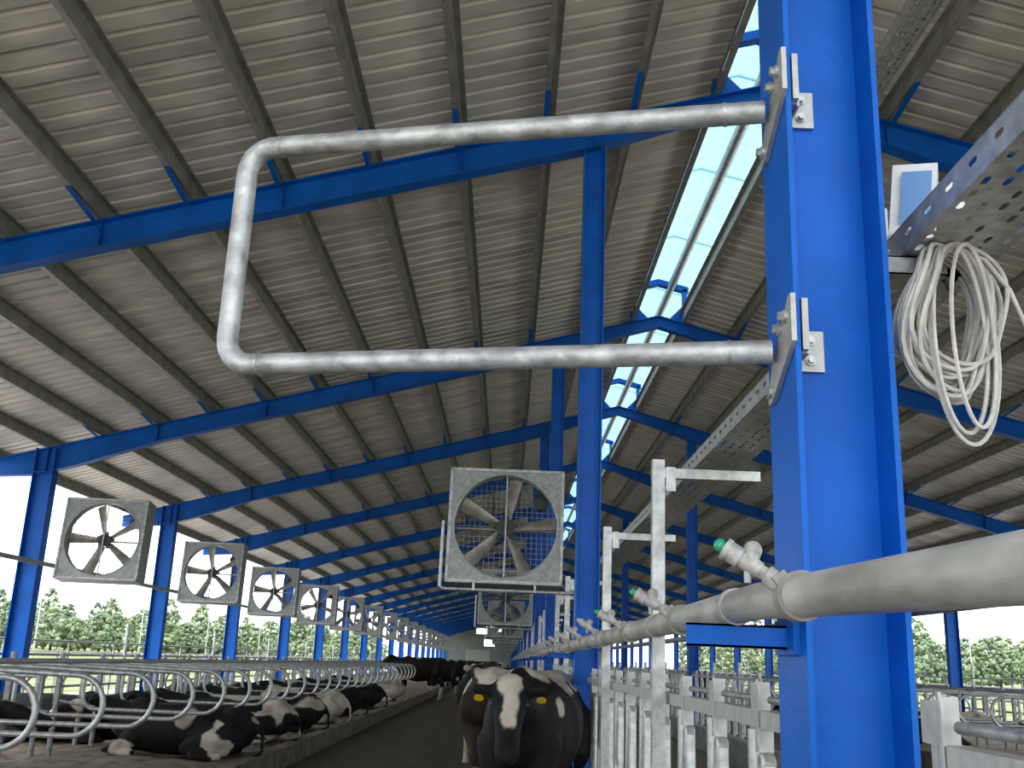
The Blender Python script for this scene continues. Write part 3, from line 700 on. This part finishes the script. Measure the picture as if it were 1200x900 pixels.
# ------------------------------------------------------------------ cows
def capsule(b, pts):        # chain of (x,y,z,r)
    b.tube([p[:3] for p in pts], [p[3] for p in pts], 14)
    for p in (pts[0], pts[-1]): b.ball(p[:3], p[3], 14, 9)
def loft(b, secs, n=20):
    vs = []; fs = []
    for (x, z, hw, hh) in secs:
        for k in range(n):
            a = 2*math.pi*k/n; c, s = math.cos(a), math.sin(a)
            w = hw*(1 - .12*max(0, s)**2)
            vs.append((x, w*c, z + hh*s))
    for i in range(len(secs)-1):
        for k in range(n): fs.append((i*n+k, i*n+(k+1) % n, (i+1)*n+(k+1) % n, (i+1)*n+k))
    fs += [tuple(range(n)), tuple(range((len(secs)-1)*n, len(secs)*n))]
    b.add(vs, fs)
HEADS = {}
def cow_mesh(key, lying=False, head_yaw=0, neck_pitch=25, head_pitch=-42, vox=.024):
    b = MB(); dz = -.56 if lying else 0
    if not lying:
        loft(b, [(-.86, 1.19, .07, .10), (-.82, 1.14, .19, .19), (-.68, 1.09, .26, .285), (-.45, 1.04, .27, .33), (-.2, .98, .32, .385), (.1, .96, .345, .41), (.35, .98, .31, .385), (.55, 1.02, .25, .34), (.7, 1.04, .18, .27), (.78, 1.05, .1, .15)])
        b.ball((-.66, .2, 1.30), (.10, .06, .07)); b.ball((-.66, -.2, 1.30), (.10, .06, .07)); b.ball((.48, 0, 1.30), (.16, .1, .10))
        for s in (-1, 1):
            capsule(b, [(.52, s*.17, .88, .13), (.56, s*.165, .66, .085), (.53, s*.15, .43, .058), (.54, s*.145, .36, .05), (.53, s*.14, .13, .043), (.56, s*.14, .05, .052)])
            b.cyl((.57, s*.14, 0), (.57, s*.14, .07), .06, 12, .052)
            capsule(b, [(-.62, s*.17, .98, .19), (-.52, s*.19, .78, .14), (-.66, s*.17, .60, .085), (-.77, s*.155, .50, .06), (-.73, s*.15, .36, .048), (-.70, s*.15, .13, .044), (-.67, s*.15, .05, .052)])
            b.cyl((-.66, s*.15, 0), (-.66, s*.15, .07), .06, 12, .052)
        b.ball((-.46, 0, .62), (.21, .17, .16)); 
        for sx in (-.54, -.40):
            for s in (-1, 1): b.cyl((sx, s*.08, .52), (sx, s*.085, .42), .022, 8, .018)
        capsule(b, [(-.86, 0, 1.25, .045), (-.93, 0, 1.1, .028), (-.94, 0, .75, .024), (-.93, 0, .55, .034), (-.93, 0, .42, .03)])
        nb = Vector((.62, 0, 1.10))
    else:
        loft(b, [(-.88, .40, .10, .10), (-.80, .38, .24, .22), (-.62, .36, .33, .30), (-.35, .35, .38, .335), (0, .35, .41, .345), (.3, .35, .37, .335), (.55, .37, .29, .31), (.72, .40, .19, .24), (.8, .42, .1, .14)])
        b.ball((-.62, .17, .60), (.11, .07, .08)); b.ball((-.62, -.17, .60), (.11, .07, .08)); b.ball((.5, 0, .66), (.17, .1, .09))
        for s in (-1, 1):
            capsule(b, [(-.60, s*.26, .30, .20), (-.34, s*.40, .24, .15), (-.20, s*.46, .16, .09)])
            capsule(b, [(-.20, s*.46, .14, .085), (-.45, s*.50, .07, .06), (-.62, s*.50, .06, .052), (-.52, s*.53, .05, .048), (-.30, s*.55, .05, .055)])
            capsule(b, [(.48, s*.24, .26, .13), (.66, s*.28, .12, .075), (.80, s*.26, .08, .065), (.62, s*.32, .055, .05), (.48, s*.33, .05, .055)])
        b.ball((-.5, .22, .14), (.2, .2, .13)); b.ball((-.5, -.22, .14), (.2, .2, .13))
        capsule(b, [(-.88, 0, .46, .04), (-.97, .05, .30, .03), (-.99, .16, .10, .026), (-.92, .32, .04, .03), (-.80, .40, .04, .03)])
        nb = Vector((.62, 0, .48))
    # neck and head
    cy = lambda v, y: Matrix.Rotation(y, 3, 'Z') @ v
    nd = cy(Vector((math.cos(R(neck_pitch)), 0, math.sin(R(neck_pitch)))), R(head_yaw)*.6)
    ne = nb + nd*.46
    capsule(b, [(*nb, .20), (*(nb+nd*.25), .155), (*ne, .125)])
    b.ball(nb + Vector((.02, 0, -.12)), (.2, .12, .16))
    hd = cy(Vector((math.cos(R(head_pitch)), 0, math.sin(R(head_pitch)))), R(head_yaw))
    hs = hd.cross(Vector((0, 0, 1))).normalized(); hu = hs.cross(hd)
    poll = ne + hu*.035
    capsule(b, [(*poll, .105), (*(poll+hd*.16), .108), (*(poll+hd*.30), .082), (*(poll+hd*.42), .078), (*(poll+hd*.46), .072)])
    b.ball(poll + hd*.20 - hu*.07, .075)
    Mh = Matrix((hd, hs, hu)).transposed()
    b.ball(poll + hd*.455 - hu*.012, (.05, .088, .07), M=Mh)
    for s in (-1, 1):
        base = poll + hs*s*.09 + hu*.01
        b.ball(poll + hd*.13 + hs*s*.085 + hu*.04, .035)
        Me = Matrix((hs*s, hd, hu)).transposed()
        b.ball(base + hs*s*.085 - hu*.015, (.10, .032, .05), M=Me)
    HEADS[key] = (poll, hd, hs, hu)
    me = b.mesh(key); o = bpy.data.objects.new(key, me); col.objects.link(o)
    rm = o.modifiers.new('r', 'REMESH'); rm.mode = 'VOXEL'; rm.voxel_size = vox
    sm = o.modifiers.new('s', 'SMOOTH'); sm.factor = .5; sm.iterations = 5
    dg = bpy.context.evaluated_depsgraph_get(); out = bpy.data.meshes.new_from_object(o.evaluated_get(dg))
    bpy.data.objects.remove(o, do_unlink=True)
    out.name = 'cow_body'; out.materials.clear(); out.polygons.foreach_set('use_smooth', [True]*len(out.polygons)); return out
CM = {'stand': cow_mesh('stand', vox=.03), 'graze': cow_mesh('graze', neck_pitch=-22, head_pitch=-62, vox=.03),
      'face': cow_mesh('face', head_yaw=12, neck_pitch=16, head_pitch=-52),
      'lie': cow_mesh('lie', True, neck_pitch=22, head_pitch=-16)}
def disc(b, c, nrm, r, t=.004):
    b.cyl(Vector(c)-Vector(nrm)*t/2, Vector(c)+Vector(nrm)*t/2, r, 14)
def cow(pose, x, y, z, heading, label, m, tags=True, eyes=False, scale=1., grp=None):
    """heading: degrees, 0 faces +x (right), 90 faces away from the camera"""
    me = CM[pose]; o = bpy.data.objects.new('cow', me); col.objects.link(o)
    o.location = (x, y, z); o.rotation_euler = (0, 0, R(heading)); o.scale = (scale, scale, scale*(.86 if pose == 'lie' else 1))
    if not me.materials: me.materials.append(None)
    o.material_slots[0].link = 'OBJECT'; o.material_slots[0].material = m
    tag(o, label, 'cow', grp)
    poll, hd, hs, hu = HEADS[pose]
    if tags:
        for s in (-1, 1):
            b = MB(); c = poll + hs*s*.20 - hu*.05 + hd*.035; disc(b, c, hd, .032); b.build('ear_tag', YELLOW, o)
    if eyes:
        for s in (-1, 1): MB().ball(poll + hd*.135 + hs*s*.108 + hu*.032, .02, 10, 7).build('eye', DARK, o, smooth=True)
        b = MB(); MB().ball(poll + hd*.487 - hu*.012, (.03, .06, .045), 12, 8, Matrix((hd, hs, hu)).transposed()).build('muzzle', HOOF, o, smooth=True)
    return o
BZ = .20
# lying cows of the left row: heads to the outside (heading 180), rumps at the alley
HB = [(.95, 0, .6, .34, 0), (1.25, 0, .7, .3, 0)]
cow('lie', -3.80, 12.65, BZ, 180, 'nearest black and white cow lying in the left stalls, cream hind leg', coat(1, .66, 1.1, [(-.62, .46, .10, .17, 1), (-.44, .38, .22, .17, 1), (-.52, .32, .42, .10, 1), (-.84, .05, .50, .07, 1), (.60, .32, .06, .16, 1)], legs=False))
cow('lie', -3.84, 15.05, BZ, 180, 'mostly white cow with black flank patches lying behind the nearest lying cow', coat(2, .40, 1.3, [(-.35, .25, .58, .14, 0), (-.80, .12, .28, .20, 0), (.25, .3, .4, .3, 0)] + HB, legs=False))
cow('lie', -3.84, 17.45, BZ, 180, 'black cow lying right behind the mostly white cow', coat(3, .66, 1.2, [(-.7, .0, .6, .08, 1)] + HB, legs=False))
cow('lie', -3.84, 19.85, BZ, 180, 'cream coloured cow lying near the middle of the left row', coat(4, .3, .9, [(-.2, .1, .6, .2, 0)] + HB, legs=False))
cow('lie', -3.84, 22.25, BZ, 180, 'black cow lying next to the cream cow', coat(5, .66, 1.2, HB, legs=False))
cow('lie', -3.84, 25.85, BZ, 180, 'dark cow lying beyond the cream and black pair', coat(6, .62, 1.2, HB, legs=False))
cow('lie', -3.80, 30.65, BZ, 180, 'pale dirty white cow lying at the end of the left row by the standing cows', coat(7, .25, 1.2, HB, legs=False))
for k, y in enumerate((10.25, 13.85, 21.05)):
    cow('lie', -5.9, y, BZ, 0, '%s black and white cow lying in the outer left stall row' % ORD[k], coat(20+k, .64, 1.2, HB, legs=False), grp='cows in the outer left row')
# standing cows in the alley
cow('stand', -3.05, 37.85, 0, 176, 'black cow standing side-on at the end of the left stall loops', coat(30, .68, 1.2, [(.1, .05, 1.4, .14, 1)]), tags=False, scale=1.07)
cow('stand', -2.35, 40.2, 0, 160, 'black cow standing close behind the side-on black cow', coat(31, .66, 1.2), tags=False)
rnd = random.Random(11)
for k in range(17):
    y = 43 + k*3.3; x = -2.9 + 2.0*rnd.random() + (.5 if k % 3 == 0 else 0)
    cow('stand' if k % 3 else 'graze', x, y, 0, rnd.choice((175, 190, 200, 90, 100, 265)) + rnd.uniform(-12, 12), 'distant black and white cow in the crowded far alley', coat(40+k, rnd.uniform(.48, .6), 1.2), tags=False, grp='far cows in the alley')
# cows by the feed fence in front of the camera
_p, _d, _s, _h = HEADS['face']
blaze = [(*(_p + _d*t + _h*.085 + _s*.0), w, 1) for t, w in [(-.08+.03*q, .105-.0052*q) for q in range(14)]]
cow('face', .24, 7.78, 0, -104, 'near black cow with white blaze and yellow ear tags facing the camera', coat(60, .67, 1.2, blaze + [(0, 0, 1.36, .30, 1), (-.45, 0, 1.36, .28, 1), (.38, .03, 1.38, .17, 1), (.42, .3, 1.16, .08, 1), (-.05, .36, 1.12, .06, 1), (-.3, 0, .5, .2, 1), (.56, .15, .5, .17, 1)]), eyes=True)
cow('stand', -.12, 11.2, 0, 92, 'dark brown cow with white rump seen from behind, beyond the near blazed cow', coat(62, .62, 1.2, [(-.8, 0, 1.35, .22, 1)], black=(.03, .02, .014)))
for k, (x, y, h) in enumerate(((-.22, 16.0, 86), (-.30, 22.5, 84), (-.3, 29., 95), (-.4, 36.0, 80), (-.5, 44., 88))):
    cow('graze' if k % 2 else 'stand', x-.1, y, 0, h, '%s black and white cow standing along the feed fence beyond the near group' % ORD[k], coat(70+k, .52, 1.2), tags=False, grp='cows along the feed fence')
for k, (x, y, h, p) in enumerate(((2*RX+3.75, 20.35, 0, 'lie'), (2*RX+3.75, 23.95, 0, 'lie'), (2*RX+3.75, 27.55, 0, 'lie'), (2*RX+1.0, 31., 170, 'stand'), (2*RX+1.3, 37, 185, 'stand'))):
    cow(p, x, y, BZ if p == 'lie' else 0, h, '%s cow on the right side beyond the feed lane, %s' % (ORD[k], 'lying in a stall' if p == 'lie' else 'standing at the far headlocks'), coat(80+k, .55, 1.2, legs=p != 'lie'), tags=False, grp='cows beyond the feed lane')

# ------------------------------------------------------------------ trees beyond the meadow, lamp poles
def tree_mesh(seed, tall, spread):
    rnd = random.Random(seed); b = MB()
    for k in range(230):
        u = rnd.random(); z = tall*(.16 + .80*u); w = spread*math.sin(math.pi*min(1, (.18+.80*u)))**.8
        a = rnd.uniform(0, 6.28); q = w*math.sqrt(rnd.random()); r = rnd.uniform(.14, .36)*(1.25-.6*u)
        bm = bmesh.new(); bmesh.ops.create_icosphere(bm, subdivisions=1, radius=r)
        vs = [v.co*(1+rnd.uniform(-.45, .45)) + Vector((q*math.cos(a), q*math.sin(a), z)) for v in bm.verts]
        fs = [tuple(v.index for v in f.verts) for f in bm.faces]; bm.free(); b.add(vs, fs)
    t = MB(); t.tube([(0, 0, -.3), (.1, 0, tall*.4), (0, .1, tall*.8)], [.18, .12, .04], 7)
    for k in range(5):
        a = rnd.uniform(0, 6.28); z = tall*rnd.uniform(.3, .6); t.tube([(0, 0, z), (spread*.6*math.cos(a), spread*.6*math.sin(a), z+tall*.15)], [.06, .02], 5)
    return b.mesh('crown'), t.mesh('trunk')
TM = [tree_mesh(1, 6.6, 2.0), tree_mesh(2, 7.8, 1.7), tree_mesh(3, 5.6, 2.3), tree_mesh(4, 8.6, 1.5), tree_mesh(5, 6.2, 2.6)]
KIND = ['rounded mid green tree', 'tall narrow green tree', 'low bushy green tree', 'tall slender tree', 'broad spreading tree']
rnd = random.Random(5)
def tree(x, y, k, side, sc):
    t = thing('tree', '%s in the hazy belt beyond the meadow on the %s' % (KIND[k], side), 'tree', (x, y, gz(x, y)-.1), rnd.uniform(0, 6), 'trees beyond the meadow on the %s' % side)
    c, tk = TM[k]
    o = place('crown', c, None, t); 
    if not c.materials: c.materials.append(None)
    o.material_slots[0].link = 'OBJECT'; o.material_slots[0].material = LEAVES[rnd.randrange(3)]
    place('trunk', tk, TRUNK, t); t.scale = (sc*1.15, sc*1.15, sc)
for k in range(84):
    ang = R(-34 + 27.0*(k/83)) ; dist = rnd.uniform(112, 150)
    tree(math.sin(ang)*dist, math.cos(ang)*dist, rnd.randrange(5), 'left', rnd.uniform(.55, .88)*dist/130)
for k in range(46):
    ang = R(10 + 23*(k/45)); dist = rnd.uniform(112, 145)
    tree(math.sin(ang)*dist, math.cos(ang)*dist, rnd.randrange(5), 'right', rnd.uniform(.66, 1.0)*dist/125)
for k, (x, y, h) in enumerate(((-19, 42, 6.0), (-19, 54, 6), (-19, 66, 6), (-19, 80, 6), (25, 42, 6.), (25, 56, 6))):
    t = thing('lamp_pole', 'thin pale lamp pole standing in the meadow, %s on the %s' % (ORD[k] if k < 4 else ORD[k-4], 'left' if x < 0 else 'right'), 'lamp pole', (x, y, gz(x, y)-.1))
    MB().tube([(0, 0, 0), (0, 0, h*.62)], [.05, .03], 8).build('pole', GALV, t, smooth=True)
    s = 1 if x < 0 else -1
    MB().tube([(0, 0, h*.61)] + arc((s*.35, 0, h*.62), .35, math.pi, math.pi*.35, 5, (s, 0, 0), (0, 0, 1)) , .025, 8).build('arm', GALV, t, smooth=True)
    MB().box((s*.6, 0, h*.62+.28), (.4, .14, .06)).build('lamp_head', GALV, t)
